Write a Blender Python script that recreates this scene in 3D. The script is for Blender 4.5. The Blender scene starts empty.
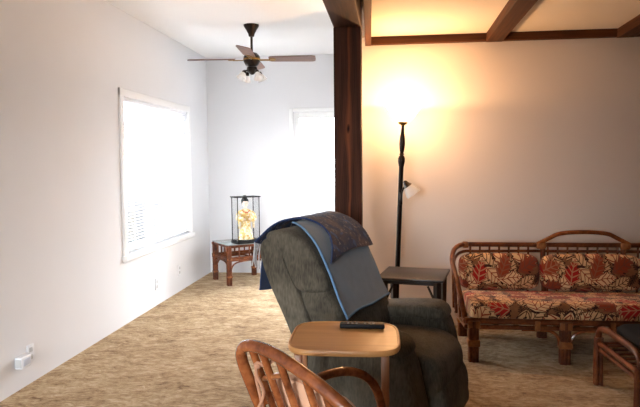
import bpy, bmesh, math, random
from mathutils import Vector, Matrix, noise
random.seed(7)
PI = math.pi
C = bpy.context.scene.collection
sc = bpy.context.scene

# ------------------------------------------------------------------ helpers
def lin(c):
    return tuple(((v/255)/12.92 if v/255 <= 0.04045 else ((v/255+0.055)/1.055)**2.4) for v in c) + (1,)

class NT:
    def __init__(s, m):
        m.use_nodes = True
        s.nt = m.node_tree; s.n = s.nt.nodes; s.l = s.nt.links
    def new(s, t, **kw):
        nd = s.n.new(t)
        for k, v in kw.items():
            if k in nd.bl_rna.properties: setattr(nd, k, v)
        return nd
    def setin(s, sock, v):
        if isinstance(v, bpy.types.NodeSocket): s.l.new(v, sock)
        else: sock.default_value = v
    def math(s, op, a, b=0.0, c=None, clamp=False):
        nd = s.new('ShaderNodeMath', operation=op); nd.use_clamp = clamp
        s.setin(nd.inputs[0], a); s.setin(nd.inputs[1], b)
        if c is not None: s.setin(nd.inputs[2], c)
        return nd.outputs[0]
    def vmath(s, op, a, b):
        nd = s.new('ShaderNodeVectorMath', operation=op)
        s.setin(nd.inputs[0], a); s.setin(nd.inputs[1], b)
        return nd.outputs[0]
    def mix(s, f, a, b):
        nd = s.new('ShaderNodeMix'); nd.data_type = 'RGBA'
        s.setin(nd.inputs[0], f); s.setin(nd.inputs[6], a); s.setin(nd.inputs[7], b)
        return nd.outputs[2]
    def noise(s, vec, scale, detail=3, rough=0.5, out=0):
        nd = s.new('ShaderNodeTexNoise')
        s.setin(nd.inputs['Vector'], vec); nd.inputs['Scale'].default_value = scale
        nd.inputs['Detail'].default_value = detail; nd.inputs['Roughness'].default_value = rough
        return nd.outputs[out]
    def scaled(s, vec, sx, sy, sz, rot=(0, 0, 0)):
        nd = s.new('ShaderNodeMapping'); s.l.new(vec, nd.inputs['Vector'])
        nd.inputs['Scale'].default_value = (sx, sy, sz); nd.inputs['Rotation'].default_value = rot
        return nd.outputs[0]
    def obj(s):
        return s.new('ShaderNodeTexCoord').outputs['Object']
    def ramp(s, f, stops):
        nd = s.new('ShaderNodeValToRGB'); s.setin(nd.inputs[0], f)
        cr = nd.color_ramp
        while len(cr.elements) < len(stops): cr.elements.new(0.5)
        for e, (p, c) in zip(cr.elements, stops): e.position = p; e.color = c
        return nd.outputs[0]
    def bump(s, h, strength=0.3, dist=0.01):
        nd = s.new('ShaderNodeBump'); s.setin(nd.inputs['Height'], h)
        nd.inputs['Strength'].default_value = strength; nd.inputs['Distance'].default_value = dist
        return nd.outputs[0]
    @property
    def bsdf(s): return s.n['Principled BSDF']

def base_mat(name, rough=0.6, spec=0.5, sheen=0.0, metal=0.0):
    m = bpy.data.materials.new(name); t = NT(m); b = t.bsdf
    b.inputs['Roughness'].default_value = rough
    b.inputs['Specular IOR Level'].default_value = spec
    b.inputs['Sheen Weight'].default_value = sheen
    b.inputs['Metallic'].default_value = metal
    return m, t, b

def mat_plain(name, col, rough=0.6, var=0.06, scale=12, spec=0.5, metal=0.0, bump=0.0, bscale=60, sheen=0.0):
    m, t, b = base_mat(name, rough, spec, sheen, metal)
    o = t.obj(); c = lin(col)
    d = tuple(x*(1-var*2) for x in c[:3])+(1,)
    t.l.new(t.mix(t.noise(o, scale), d, c), b.inputs['Base Color'])
    if bump: t.l.new(t.bump(t.noise(o, bscale, 2), bump, 0.004), b.inputs['Normal'])
    return m

def mat_wood(name, dark, light, axis='X', rough=0.4, grain=40, stretch=0.05, spec=0.5):
    m, t, b = base_mat(name, rough, spec)
    o = t.obj()
    s = {'X': (stretch, 1, 1), 'Y': (1, stretch, 1), 'Z': (1, 1, stretch)}[axis]
    v = t.scaled(o, *s)
    n1 = t.noise(v, grain, 4, 0.6); n2 = t.noise(v, grain*0.22, 2, 0.5)
    f = t.math('ADD', t.math('MULTIPLY', n1, 0.5), t.math('MULTIPLY', n2, 0.5))
    col = t.ramp(f, [(0.34, lin(dark)), (0.66, lin(light))])
    t.l.new(col, b.inputs['Base Color'])
    t.l.new(t.bump(n1, 0.12, 0.003), b.inputs['Normal'])
    return m

def mat_rattan(name, dark, mid, light, rough=0.32, spec=0.3):
    m, t, b = base_mat(name, rough, spec)
    o = t.obj()
    n = t.noise(o, 9, 4, 0.6); n2 = t.noise(t.scaled(o, 1, 1, 1), 55, 2, 0.5)
    f = t.math('ADD', t.math('MULTIPLY', n, 0.75), t.math('MULTIPLY', n2, 0.25))
    t.l.new(t.ramp(f, [(0.32, lin(dark)), (0.5, lin(mid)), (0.7, lin(light))]), b.inputs['Base Color'])
    t.l.new(t.bump(n2, 0.08, 0.002), b.inputs['Normal'])
    return m

# mesh builder ------------------------------------------------------
class MB:
    def __init__(s): s.bm = bmesh.new()
    def verts_box(s, cx, cy, cz, sx, sy, sz, rz=0.0, bevel=0.0, seg=2, M=None):
        r = bmesh.ops.create_cube(s.bm, size=1.0); vs = r['verts']
        for v in vs: v.co = Vector((v.co.x*sx, v.co.y*sy, v.co.z*sz))
        if bevel > 0:
            es = list({e for v in vs for e in v.link_edges})
            rr = bmesh.ops.bevel(s.bm, geom=es, offset=bevel, segments=seg, affect='EDGES', profile=0.5)
            vs = list({v for f in rr['faces'] for v in f.verts} | {v for v in vs if v.is_valid})
        T = Matrix.Translation((cx, cy, cz)) @ Matrix.Rotation(rz, 4, 'Z')
        if M is not None: T = M @ T
        for v in vs: v.co = T @ v.co
        return s
    box = verts_box
    def tube(s, pts, r, n=10, closed=False, rad=None, cap=True):
        pts = [Vector(p) for p in pts]; N = len(pts); rings = []
        up = None
        for i, p in enumerate(pts):
            if closed: tan = pts[(i+1) % N]-pts[i-1]
            else: tan = pts[min(i+1, N-1)]-pts[max(i-1, 0)]
            if tan.length < 1e-9: tan = Vector((0, 0, 1))
            tan.normalize()
            if up is None:
                up = Vector((0, 0, 1)) if abs(tan.z) < 0.9 else Vector((1, 0, 0))
            a = tan.cross(up)
            if a.length < 1e-6: a = tan.orthogonal()
            a.normalize(); b = a.cross(tan).normalized(); up = b
            rr = rad[i] if rad else r
            rings.append([s.bm.verts.new(p+(a*math.cos(2*PI*k/n)+b*math.sin(2*PI*k/n))*rr) for k in range(n)])
        M = N if closed else N-1
        for i in range(M):
            A, B = rings[i], rings[(i+1) % N]
            for k in range(n):
                s.bm.faces.new((A[k], A[(k+1) % n], B[(k+1) % n], B[k]))
        if not closed and cap:
            s.bm.faces.new(rings[0]); s.bm.faces.new(list(reversed(rings[-1])))
        return s
    def lathe(s, prof, n=24, o=(0, 0, 0), M=None, cap=True):
        o = Vector(o); rings = []
        T = M if M is not None else Matrix.Identity(4)
        for r, z in prof:
            rings.append([s.bm.verts.new(T @ (o+Vector((r*math.cos(2*PI*k/n), r*math.sin(2*PI*k/n), z)))) for k in range(n)])
        for A, B in zip(rings, rings[1:]):
            for k in range(n): s.bm.faces.new((A[k], A[(k+1) % n], B[(k+1) % n], B[k]))
        if cap:
            s.bm.faces.new(list(reversed(rings[0]))); s.bm.faces.new(rings[-1])
        return s
    def prism(s, prof, y0, y1, rnd=0.04, seg=5, M=None, puff=0.0, axis='y'):
        """closed profile in (x,z), swept along y with rounded ends (soft upholstery)"""
        cx = sum(p[0] for p in prof)/len(prof); cz = sum(p[1] for p in prof)/len(prof)
        R = sum(math.hypot(p[0]-cx, p[1]-cz) for p in prof)/len(prof)
        st = []
        for k in range(seg+1):
            a = PI/2*k/seg
            st.append((y0+rnd*(1-math.sin(a)), 1-(rnd*(1-math.cos(PI/2-a)))/R))
        st = [(y0+rnd*(1-math.cos(PI/2*k/seg)), 1-rnd*(1-math.sin(PI/2*k/seg))/R) for k in range(seg+1)]
        m = 8
        mid = [(y0+rnd+(y1-y0-2*rnd)*k/m, 1+puff*math.sin(PI*k/m)) for k in range(1, m)]
        en = [(y1-rnd*(1-math.cos(PI/2*k/seg)), 1-rnd*(1-math.sin(PI/2*k/seg))/R) for k in range(seg, -1, -1)]
        rings = []
        for y, sca in st+mid+en:
            ring = []
            for px, pz in prof:
                X, Z = cx+(px-cx)*sca, cz+(pz-cz)*sca
                v = Vector((X, y, Z))
                if axis == 'x': v = Vector((y, X, Z))
                if M is not None: v = M @ v
                ring.append(s.bm.verts.new(v))
            rings.append(ring)
        n = len(prof)
        for A, B in zip(rings, rings[1:]):
            for k in range(n): s.bm.faces.new((A[k], A[(k+1) % n], B[(k+1) % n], B[k]))
        for ring, rev in ((rings[0], True), (rings[-1], False)):
            c = s.bm.verts.new(sum((v.co for v in ring), Vector())/n)
            for k in range(n):
                f = (ring[k], c, ring[(k+1) % n]) if rev else (ring[(k+1) % n], c, ring[k])
                s.bm.faces.new(f)
        return s
    def cushion(s, sx, sy, sz, cx=0, cy=0, cz=0, corner=0.12, n=14, M=None, edge=0.35, lump=0.0):
        """pillow: grid top+bottom with thickness falling towards a welted edge"""
        def P(u, v, sgn):
            a = max(abs(u), abs(v))
            # squircle outline
            k = 1.0
            if abs(u) > 1e-6 or abs(v) > 1e-6:
                p = 5.0
                k = a/((abs(u)**p+abs(v)**p)**(1/p))
            X, Y = u*k*sx/2, v*k*sy/2
            t = (1-a**4)**0.5
            h = sz/2*(edge+(1-edge)*t) if a < 0.999 else sz/2*edge*0.8
            if lump: h += lump*noise.noise(Vector((X*7, Y*7, sgn*3+cx*3)))*t
            return Vector((cx+X, cy+Y, cz+sgn*h))
        G = {}
        def ez(i): 
            q = -1+2*i/n
            return math.sin(q*PI/2)*0.6+q*0.4
        for sgn in (1, -1):
            for i in range(n+1):
                for j in range(n+1):
                    p = P(ez(i), ez(j), sgn)
                    G[i, j, sgn] = s.bm.verts.new(M @ p if M is not None else p)
        for i in range(n):
            for j in range(n):
                a = [G[i, j, 1], G[i+1, j, 1], G[i+1, j+1, 1], G[i, j+1, 1]]; s.bm.faces.new(a)
                a = [G[i, j, -1], G[i, j+1, -1], G[i+1, j+1, -1], G[i+1, j, -1]]; s.bm.faces.new(a)
        rim = [(i, 0) for i in range(n)]+[(n, j) for j in range(n)]+[(i, n) for i in range(n, 0, -1)]+[(0, j) for j in range(n, 0, -1)]
        for a, b in zip(rim, rim[1:]+rim[:1]):
            s.bm.faces.new((G[a[0], a[1], -1], G[b[0], b[1], -1], G[b[0], b[1], 1], G[a[0], a[1], 1]))
        return s
    def build(s, name, mat, parent=None, smooth=True, loc=None, rz=0.0, angle=40):
        bmesh.ops.recalc_face_normals(s.bm, faces=s.bm.faces)
        me = bpy.data.meshes.new(name); 
        if smooth:
            for f in s.bm.faces: f.smooth = True
            for e in s.bm.edges:
                if len(e.link_faces) == 2 and e.calc_face_angle(0) > math.radians(angle): e.smooth = False
        s.bm.to_mesh(me); s.bm.free()
        o = bpy.data.objects.new(name, me); C.objects.link(o)
        if mat: me.materials.append(mat)
        if parent: o.parent = parent
        if loc: o.location = loc
        o.rotation_euler.z = rz
        return o

def tag(o, label, cat, group=None, kind=None):
    o['label'] = label; o['category'] = cat
    if group: o['group'] = group
    if kind: o['kind'] = kind
    return o
def thing(name, label, cat, loc=(0, 0, 0), rz=0.0, group=None):
    o = bpy.data.objects.new(name, None); C.objects.link(o)
    o.location = loc; o.rotation_euler.z = rz; o.empty_display_size = 0.05
    return tag(o, label, cat, group)
def struct(o, label=None, cat=None):
    o['kind'] = 'structure'
    if label: o['label'] = label
    if cat: o['category'] = cat
    return o
def spline(pts, k=6, closed=False):
    P = [Vector(p) for p in pts]; N = len(P); out = []
    rng = range(N) if closed else range(N-1)
    for i in rng:
        if closed: a, b, c, d = P[i-1], P[i], P[(i+1) % N], P[(i+2) % N]
        else: a, b, c, d = P[max(i-1, 0)], P[i], P[i+1], P[min(i+2, N-1)]
        for j in range(k):
            t = j/k
            out.append(0.5*((2*b)+(c-a)*t+(2*a-5*b+4*c-d)*t*t+(3*b-a-3*c+d)*t**3))
    if not closed: out.append(P[-1])
    return out
def prof2(pts, k=5):
    return [(p.x, p.z) for p in spline([(a, 0, b) for a, b in pts], k, True)]

# ------------------------------------------------------------------ camera
f_px, H = 590.0, 1.4
yaw, pitch, roll = math.atan(70/590), math.atan(41/590), 0.0095
fw = Vector((-math.sin(yaw)*math.cos(pitch), math.cos(yaw)*math.cos(pitch), -math.sin(pitch)))
rr = Vector((math.cos(yaw), math.sin(yaw), 0)); uu = rr.cross(fw)
r2 = rr*math.cos(roll)-uu*math.sin(roll); u2 = uu*math.cos(roll)+rr*math.sin(roll)
cam = bpy.data.cameras.new('camera'); co = bpy.data.objects.new('camera', cam); C.objects.link(co)
cam.sensor_width = 36; cam.lens = f_px/640*36; cam.clip_start = 0.05
co.matrix_world = Matrix(((r2.x, u2.x, -fw.x, 0), (r2.y, u2.y, -fw.y, 0), (r2.z, u2.z, -fw.z, H), (0, 0, 0, 1)))
sc.camera = co

# ------------------------------------------------------------------ materials
M = {}
M['wall'] = mat_plain('white_wall_paint', (226, 226, 228), 0.85, 0.02, 3, 0.2, bump=0.05, bscale=120)
M['wall_r'] = mat_plain('ivory_wall_paint', (230, 217, 207), 0.85, 0.02, 3, 0.2, bump=0.05, bscale=120)
M['ceil'] = mat_plain('white_ceiling_paint', (240, 240, 240), 0.9, 0.01, 4, 0.2)
M['ceil_r'] = mat_plain('cream_ceiling_panel', (236, 222, 204), 0.9, 0.02, 4, 0.2)
M['trimw'] = mat_plain('white_trim_paint', (240, 240, 240), 0.5, 0.01, 5)
M['beam'] = mat_wood('brown_beam_wood', (46, 26, 16), (92, 54, 32), 'X', 0.65, 45, 0.05, 0.15)
M['absorber'] = mat_wood('brown_wood_fill_absorber', (70, 44, 28), (112, 76, 48), 'Z', 0.6, 30, 0.06, 0.2)  # dark wood for unseen walls, added to soak up fill light
M['beamY'] = mat_wood('brown_beam_wood_long', (54, 31, 20), (104, 64, 40), 'Y', 0.65, 45, 0.05, 0.15)
M['traywood'] = mat_wood('honey_tray_wood', (188, 130, 72), (220, 164, 102), 'X', 0.35, 30, 0.06)
M['traydark'] = mat_wood('brown_tray_leg_wood', (120, 72, 42), (166, 110, 70), 'Z', 0.4, 40, 0.06)
M['blackwood'] = mat_wood('black_table_wood', (22, 16, 14), (46, 34, 28), 'X', 0.35, 40, 0.06)
M['rattan'] = mat_rattan('dark_rattan', (58, 27, 13), (98, 50, 26), (138, 80, 44))
M['rattan_l'] = mat_rattan('honey_rattan', (84, 40, 18), (130, 70, 36), (170, 104, 60), 0.2, 0.6)
M['rattan_wrap'] = mat_rattan('rattan_binding', (96, 54, 28), (140, 86, 48), (172, 116, 70))
M['metal'] = mat_plain('bronze_metal', (40, 30, 24), 0.35, 0.1, 30, 0.5, 0.7)
M['brass'] = mat_plain('brass', (150, 112, 52), 0.3, 0.1, 30, 0.5, 0.9)
M['black'] = mat_plain('black_plastic', (18, 17, 18), 0.5, 0.1, 30, 0.2)
M['blackfab'] = mat_plain('black_fabric', (24, 24, 27), 0.9, 0.15, 40, 0.2, bump=0.3, bscale=300)
M['grey_btn'] = mat_plain('grey_rubber', (110, 110, 112), 0.5)
M['plastic'] = mat_plain('white_plastic', (225, 226, 230), 0.4, 0.02, 10)
M['socket_face'] = mat_plain('pale_socket_face', (186, 186, 186), 0.5)
M['socket'] = mat_plain('dark_socket_slot', (70, 68, 68), 0.6)
M['blind'] = mat_plain('white_blind_slat', (236, 238, 242), 0.5, 0.01, 10)
M['pinkcush'] = mat_plain('dusty_pink_cotton', (206, 160, 130), 0.9, 0.06, 14, 0.2, bump=0.25, bscale=260)
M['tie'] = mat_plain('pink_cotton_tie', (176, 128, 100), 0.9, 0.1, 30, 0.2)
M['fan_blade'] = mat_wood('walnut_fan_blade', (92, 62, 52), (128, 94, 80), 'X', 0.45, 50, 0.08)
M['blue_edge'] = mat_plain('light_blue_binding', (104, 140, 176), 0.8, 0.08, 30, 0.3)
M['fleece'] = mat_plain('grey_blue_fleece', (122, 134, 146), 0.95, 0.12, 18, 0.2, bump=0.35, bscale=180, sheen=0.2)
M['navy'] = mat_plain('navy_fleece', (38, 62, 106), 0.95, 0.15, 16, 0.2, bump=0.3, bscale=160, sheen=0.15)
M['cream_yarn'] = mat_plain('cream_yarn', (196, 198, 200), 0.9, 0.1, 60)
M['brass_silk'] = mat_plain('gold_silk', (196, 160, 92), 0.5, 0.1, 40)
M['doll_skin'] = mat_plain('porcelain_skin', (238, 214, 196), 0.5)
M['doll_hair'] = mat_plain('black_doll_hair', (24, 20, 20), 0.4)
M['doll_red'] = mat_plain('red_silk', (190, 70, 50), 0.5)

# glass
def mat_glass(name, tint=(1, 1, 1, 1), refl=0.8):
    m = bpy.data.materials.new(name); t = NT(m)
    t.n.remove(t.bsdf)
    tr = t.new('ShaderNodeBsdfTransparent'); tr.inputs[0].default_value = tint
    gl = t.new('ShaderNodeBsdfGlossy'); gl.inputs['Roughness'].default_value = 0.02
    lw = t.new('ShaderNodeLayerWeight'); lw.inputs['Blend'].default_value = 0.25
    fac = t.math('MULTIPLY', lw.outputs['Fresnel'], refl)
    mx = t.new('ShaderNodeMixShader'); t.l.new(fac, mx.inputs[0])
    t.l.new(tr.outputs[0], mx.inputs[1]); t.l.new(gl.outputs[0], mx.inputs[2])
    t.l.new(mx.outputs[0], t.n['Material Output'].inputs[0])
    return m
M['glass'] = mat_glass('window_glass')
M['case_glass'] = mat_glass('display_case_glass', (0.99, 0.99, 0.99, 1), 0.35)

# lamp shade: lit frosted glass
m = bpy.data.materials.new('lit_frosted_glass'); t = NT(m); t.n.remove(t.bsdf)
tl = t.new('ShaderNodeBsdfTranslucent'); t.l.new(t.mix(t.noise(t.obj(), 8), (0.9, 0.82, 0.7, 1), (0.95, 0.88, 0.76, 1)), tl.inputs[0])
em = t.new('ShaderNodeEmission'); em.inputs[0].default_value = (1, 0.84, 0.6, 1); em.inputs[1].default_value = 3.5
ad_ = t.new('ShaderNodeAddShader'); t.l.new(tl.outputs[0], ad_.inputs[0]); t.l.new(em.outputs[0], ad_.inputs[1])
tp = t.new('ShaderNodeBsdfTransparent'); mx = t.new('ShaderNodeMixShader'); mx.inputs[0].default_value = 0.4
t.l.new(ad_.outputs[0], mx.inputs[1]); t.l.new(tp.outputs[0], mx.inputs[2])
t.l.new(mx.outputs[0], t.n['Material Output'].inputs[0])
M['lit'] = m
m = bpy.data.materials.new('frosted_glass'); t = NT(m); t.n.remove(t.bsdf)
tl = t.new('ShaderNodeBsdfTranslucent'); tl.inputs[0].default_value = (0.95, 0.93, 0.9, 1)
df = t.new('ShaderNodeBsdfDiffuse'); t.l.new(t.mix(t.noise(t.obj(), 10), (0.85, 0.83, 0.8, 1), (0.92, 0.9, 0.88, 1)), df.inputs[0])
tp = t.new('ShaderNodeBsdfTransparent')
mx = t.new('ShaderNodeMixShader'); mx.inputs[0].default_value = 0.5; t.l.new(tl.outputs[0], mx.inputs[1]); t.l.new(df.outputs[0], mx.inputs[2])
mx2 = t.new('ShaderNodeMixShader'); mx2.inputs[0].default_value = 0.5; t.l.new(mx.outputs[0], mx2.inputs[1]); t.l.new(tp.outputs[0], mx2.inputs[2])
t.l.new(mx2.outputs[0], t.n['Material Output'].inputs[0]); M['frost'] = m

# carpet
m, t, b = base_mat('beige_shag_carpet', 0.95, 0.1, 0.15)
o = t.obj()
warp = t.vmath('ADD', o, t.vmath('SCALE', t.noise(o, 7, 3, 0.6, 1), (0.1, 0.1, 0.1)))
nd = t.new('ShaderNodeVectorMath', operation='SCALE'); t.l.new(t.noise(o, 7, 3, 0.6, 1), nd.inputs[0]); nd.inputs[3].default_value = 0.12
warp = t.vmath('ADD', o, nd.outputs[0])
pat = t.noise(t.scaled(warp, 0.8, 1.3, 1), 6.5, 4, 0.65)
tuft = t.noise(t.scaled(warp, 0.6, 1.5, 1), 26, 4, 0.7)
fine = t.noise(o, 160, 3, 0.7)
f = t.math('ADD', t.math('ADD', t.math('MULTIPLY', pat, 0.36), t.math('MULTIPLY', tuft, 0.52)), t.math('MULTIPLY', fine, 0.12))
col = t.ramp(f, [(0.37, lin((118, 86, 52))), (0.455, lin((170, 138, 98))), (0.54, lin((198, 170, 130))), (0.65, lin((222, 202, 168)))])
t.l.new(col, b.inputs['Base Color'])
hh = t.math('ADD', t.math('MULTIPLY', tuft, 1.0), t.math('MULTIPLY', fine, 0.35))
t.l.new(t.bump(hh, 0.9, 0.03), b.inputs['Normal'])
M['carpet'] = m

# post wood with a long central figure and a knot
m, t, b = base_mat('dark_post_wood', 0.7, 0.12)
o = t.obj()
v = t.scaled(o, 1, 1, 0.05)
n1 = t.noise(v, 42, 4, 0.6)
sep = t.new('ShaderNodeSeparateXYZ'); t.l.new(o, sep.inputs[0])
wob = t.math('MULTIPLY', t.math('SUBTRACT', t.noise(t.scaled(o, 0, 0, 1), 2.2, 2), 0.5), 0.06)
cx = t.math('ABSOLUTE', t.math('ADD', t.math('SUBTRACT', sep.outputs[0], 0.012), wob))
# bulge of the figure around the knot
kz = t.math('MULTIPLY', t.math('SUBTRACT', sep.outputs[2], 1.62), 5.5)
kb = t.math('POWER', 2.718, t.math('MULTIPLY', t.math('MULTIPLY', kz, kz), -1.0))
wd = t.math('ADD', t.math('MULTIPLY', kb, 0.016), 0.012)
streak = t.math('SUBTRACT', 1.0, t.math('DIVIDE', cx, wd), clamp=True)
rings = t.math('ABSOLUTE', t.math('SINE', t.math('MULTIPLY', t.math('SUBTRACT', cx, wd), 260.0)))
basec = t.ramp(n1, [(0.35, lin((40, 23, 17))), (0.68, lin((78, 46, 33)))])
c2 = t.mix(t.math('MULTIPLY', rings, 0.28), basec, lin((96, 56, 38)))
c3 = t.mix(t.math('MULTIPLY', streak, 0.8), c2, lin((126, 70, 42)))
kx = t.math('DIVIDE', cx, 0.012); kz2 = t.math('MULTIPLY', t.math('SUBTRACT', sep.outputs[2], 1.62), 28.0)
kr = t.math('ADD', t.math('MULTIPLY', kx, kx), t.math('MULTIPLY', kz2, kz2))
c4 = t.mix(t.math('SUBTRACT', 1.0, kr, clamp=True), c3, lin((22, 12, 9)))
t.l.new(c4, b.inputs['Base Color']); t.l.new(t.bump(n1, 0.12, 0.003), b.inputs['Normal'])
M['post'] = m

# recliner corduroy
m, t, b = base_mat('charcoal_corduroy', 0.95, 0.1, 0.05)
o = t.obj()
n = t.noise(o, 5, 3, 0.6); n2 = t.noise(t.scaled(o, 1, 1, 0.25), 120, 2)
f = t.math('ADD', t.math('MULTIPLY', n, 0.6), t.math('MULTIPLY', n2, 0.4))
t.l.new(t.ramp(f, [(0.35, lin((62, 57, 49))), (0.65, lin((104, 97, 84)))]), b.inputs['Base Color'])
t.l.new(t.bump(n2, 0.4, 0.004), b.inputs['Normal'])
M['cord'] = m

# tapestry throw
m, t, b = base_mat('dark_tapestry_weave', 0.95, 0.15, 0.1)
o = t.obj()
n = t.noise(o, 9, 3, 0.6); w = t.noise(t.scaled(o, 1, 1.6, 1), 34, 4, 0.75)
base = t.ramp(n, [(0.4, lin((40, 48, 78))), (0.5, lin((58, 56, 76))), (0.6, lin((82, 68, 74)))])
c = t.mix(t.math('GREATER_THAN', w, 0.60), base, lin((138, 124, 120)))
blu = t.math('GREATER_THAN', t.noise(o, 13, 3), 0.60)
c = t.mix(t.math('MULTIPLY', blu, 0.5), c, lin((66, 92, 140)))
t.l.new(c, b.inputs['Base Color']); t.l.new(t.bump(t.noise(o, 200, 2), 0.4, 0.004), b.inputs['Normal'])
M['tapestry'] = m

# leaf print upholstery
def leaf_layer(t, v2, scale, off, Wd, L, seed, serr=0.05, freq=30.0):
    v = t.vmath('ADD', v2, off)
    vo = t.new('ShaderNodeTexVoronoi'); vo.voronoi_dimensions = '2D'; vo.feature = 'F1'
    t.l.new(v, vo.inputs['Vector']); vo.inputs['Scale'].default_value = scale; vo.inputs['Randomness'].default_value = 0.65
    loc = t.vmath('SUBTRACT', v, vo.outputs['Position'])
    sp = t.new('ShaderNodeSeparateColor'); t.l.new(vo.outputs['Color'], sp.inputs[0])
    rot = t.new('ShaderNodeVectorRotate', rotation_type='Z_AXIS')
    t.l.new(loc, rot.inputs['Vector']); t.l.new(t.math('MULTIPLY', sp.outputs[0], 6.283), rot.inputs['Angle'])
    s = t.new('ShaderNodeSeparateXYZ'); t.l.new(rot.outputs[0], s.inputs[0])
    lx = t.math('ABSOLUTE', t.math('MULTIPLY', s.outputs[0], scale)); ly = t.math('MULTIPLY', s.outputs[1], scale)
    q = t.math('DIVIDE', ly, L)
    w = t.math('MULTIPLY', t.math('SUBTRACT', 1.0, t.math('MULTIPLY', q, q)), Wd)
    wave = t.math('SINE', t.math('MULTIPLY', t.math('SUBTRACT', ly, t.math('MULTIPLY', lx, 0.9)), freq))
    w = t.math('ADD', w, t.math('MULTIPLY', wave, serr))
    d = t.math('SUBTRACT', w, lx)
    mask = t.math('GREATER_THAN', d, 0.0)
    edge = t.math('LESS_THAN', t.math('ABSOLUTE', d), 0.028)
    vein = t.math('GREATER_THAN', wave, 0.72)
    rib = t.math('LESS_THAN', lx, 0.022)
    vein = t.math('MULTIPLY', t.math('MAXIMUM', vein, rib), mask)
    return mask, edge, vein, sp.outputs[1], sp.outputs[2]
def mat_floral(name, tilt):
    m, t, b = base_mat(name, 0.9, 0.15, 0.1)
    o = t.obj()
    s = t.new('ShaderNodeSeparateXYZ'); t.l.new(o, s.inputs[0])
    cmb = t.new('ShaderNodeCombineXYZ'); t.l.new(s.outputs[0], cmb.inputs[0])
    t.l.new(t.math('SUBTRACT', s.outputs[2], t.math('MULTIPLY', s.outputs[1], tilt)), cmb.inputs[1])
    wob = t.new('ShaderNodeVectorMath', operation='SCALE'); t.l.new(t.noise(cmb.outputs[0], 6, 2, 0.5, 1), wob.inputs[0]); wob.inputs[3].default_value = 0.05
    v2 = t.vmath('ADD', cmb.outputs[0], wob.outputs[0])
    brown = lin((54, 22, 14)); cream = lin((226, 186, 140)); red = lin((160, 30, 26)); rust = lin((140, 60, 36)); tan = lin((160, 112, 74)); olive = lin((104, 70, 46))
    col = t.mix(t.noise(v2, 20, 3), lin((84, 40, 26)), lin((158, 108, 70)))
    # brown filler leaves
    mk, ed, vn, r1, r2_ = leaf_layer(t, v2, 12.0, (1.3, 4.1, 0), 0.24, 0.55, 0)
    c = t.mix(vn, t.mix(r1, brown, olive), lin((40, 18, 12)))
    col = t.mix(mk, col, c)
    mk, ed, vn, r1, r2_ = leaf_layer(t, v2, 8.6, (11.3, 6.2, 0), 0.42, 0.68, 0, 0.06, 22)
    c = t.mix(vn, t.mix(r1, lin((196, 150, 104)), lin((218, 176, 130))), t.mix(r1, brown, olive))
    col = t.mix(mk, col, c)
    col = t.mix(ed, col, brown)
    # cream leaves with brown outline and veins
    mk, ed, vn, r1, r2_ = leaf_layer(t, v2, 7.4, (3.7, 1.9, 0), 0.40, 0.66, 0, 0.05, 24)
    c = t.mix(vn, t.mix(r1, cream, lin((206, 164, 118))), rust)
    sel = t.math('MULTIPLY', mk, t.math('GREATER_THAN', r2_, 0.08))
    col = t.mix(sel, col, c)
    col = t.mix(t.math('MULTIPLY', ed, t.math('GREATER_THAN', r2_, 0.08)), col, brown)
    # red leaves
    mk, ed, vn, r1, r2_ = leaf_layer(t, v2, 5.8, (7.2, 9.3, 0), 0.3, 0.54, 0, 0.07, 26)
    c = t.mix(vn, t.mix(t.math('GREATER_THAN', r1, 0.55), red, rust), t.mix(r1, lin((214, 160, 118)), lin((96, 22, 18))))
    sel = t.math('MULTIPLY', mk, t.math('GREATER_THAN', r2_, 0.35))
    col = t.mix(sel, col, c)
    t.l.new(col, b.inputs['Base Color'])
    t.l.new(t.bump(t.noise(o, 220, 2), 0.3, 0.003), b.inputs['Normal'])
    return m
M['floral_back'] = mat_floral('leaf_print_upholstery_back', 0.35)
M['floral_seat'] = mat_floral('leaf_print_upholstery_seat', -0.95)

# kimono
m, t, b = base_mat('cream_gold_brocade', 0.6, 0.3)
o = t.obj(); n = t.noise(o, 34, 3, 0.6)
t.l.new(t.ramp(n, [(0.42, lin((236, 226, 204))), (0.52, lin((222, 196, 130))), (0.64, lin((196, 158, 84)))]), b.inputs['Base Color'])
M['kimono'] = m

# ------------------------------------------------------------------ room shell
LX, BY, MY, RX, FY = -2.298, 7.32, 5.06, 3.3, -2.6      # left wall, far wall, lamp wall, right wall, wall behind the camera
ZL, ZR = 2.73, 2.44
PX0, PX1 = -0.365, -0.19
T = 0.12
def wall_with_holes(axis, pos, thick, a0, a1, z0, z1, holes, name, mat):
    """axis 'x': wall plane at X=pos running along Y; thick grows away (sign)"""
    mb = MB()
    def bx(u0, u1, w0, w1):
        if u1-u0 < 1e-4 or w1-w0 < 1e-4: return
        if axis == 'x': mb.box(pos+thick/2, (u0+u1)/2, (w0+w1)/2, abs(thick), u1-u0, w1-w0)
        else: mb.box((u0+u1)/2, pos+thick/2, (w0+w1)/2, u1-u0, abs(thick), w1-w0)
    cur = a0
    for (h0, h1, hz0, hz1) in sorted(holes):
        bx(cur, h0, z0, z1); bx(h0, h1, z0, hz0); bx(h0, h1, hz1, z1); cur = h1
    bx(cur, a1, z0, z1)
    return struct(mb.build(name, mat, smooth=False))
WIN = (4.90, 6.56, 0.61, 1.99)
FILL_WIN = (-2.15, -0.5, 0.35, 2.45)  # added window behind the camera, opened for fill daylight
DOOR = (-1.20, -0.40, 0.0, 2.03)
struct(MB().box((LX+RX)/2, (BY+FY)/2, -0.05, RX-LX+0.3, BY-FY+0.3, 0.1).build('floor', M['carpet'], smooth=False))
wall_with_holes('x', LX, -T, FY, BY+T, 0, ZL, [WIN], 'wall_left', M['wall'])
wall_with_holes('y', BY, T, LX-T, -0.2, 0, ZL, [DOOR], 'wall_far', M['wall'])
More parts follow.
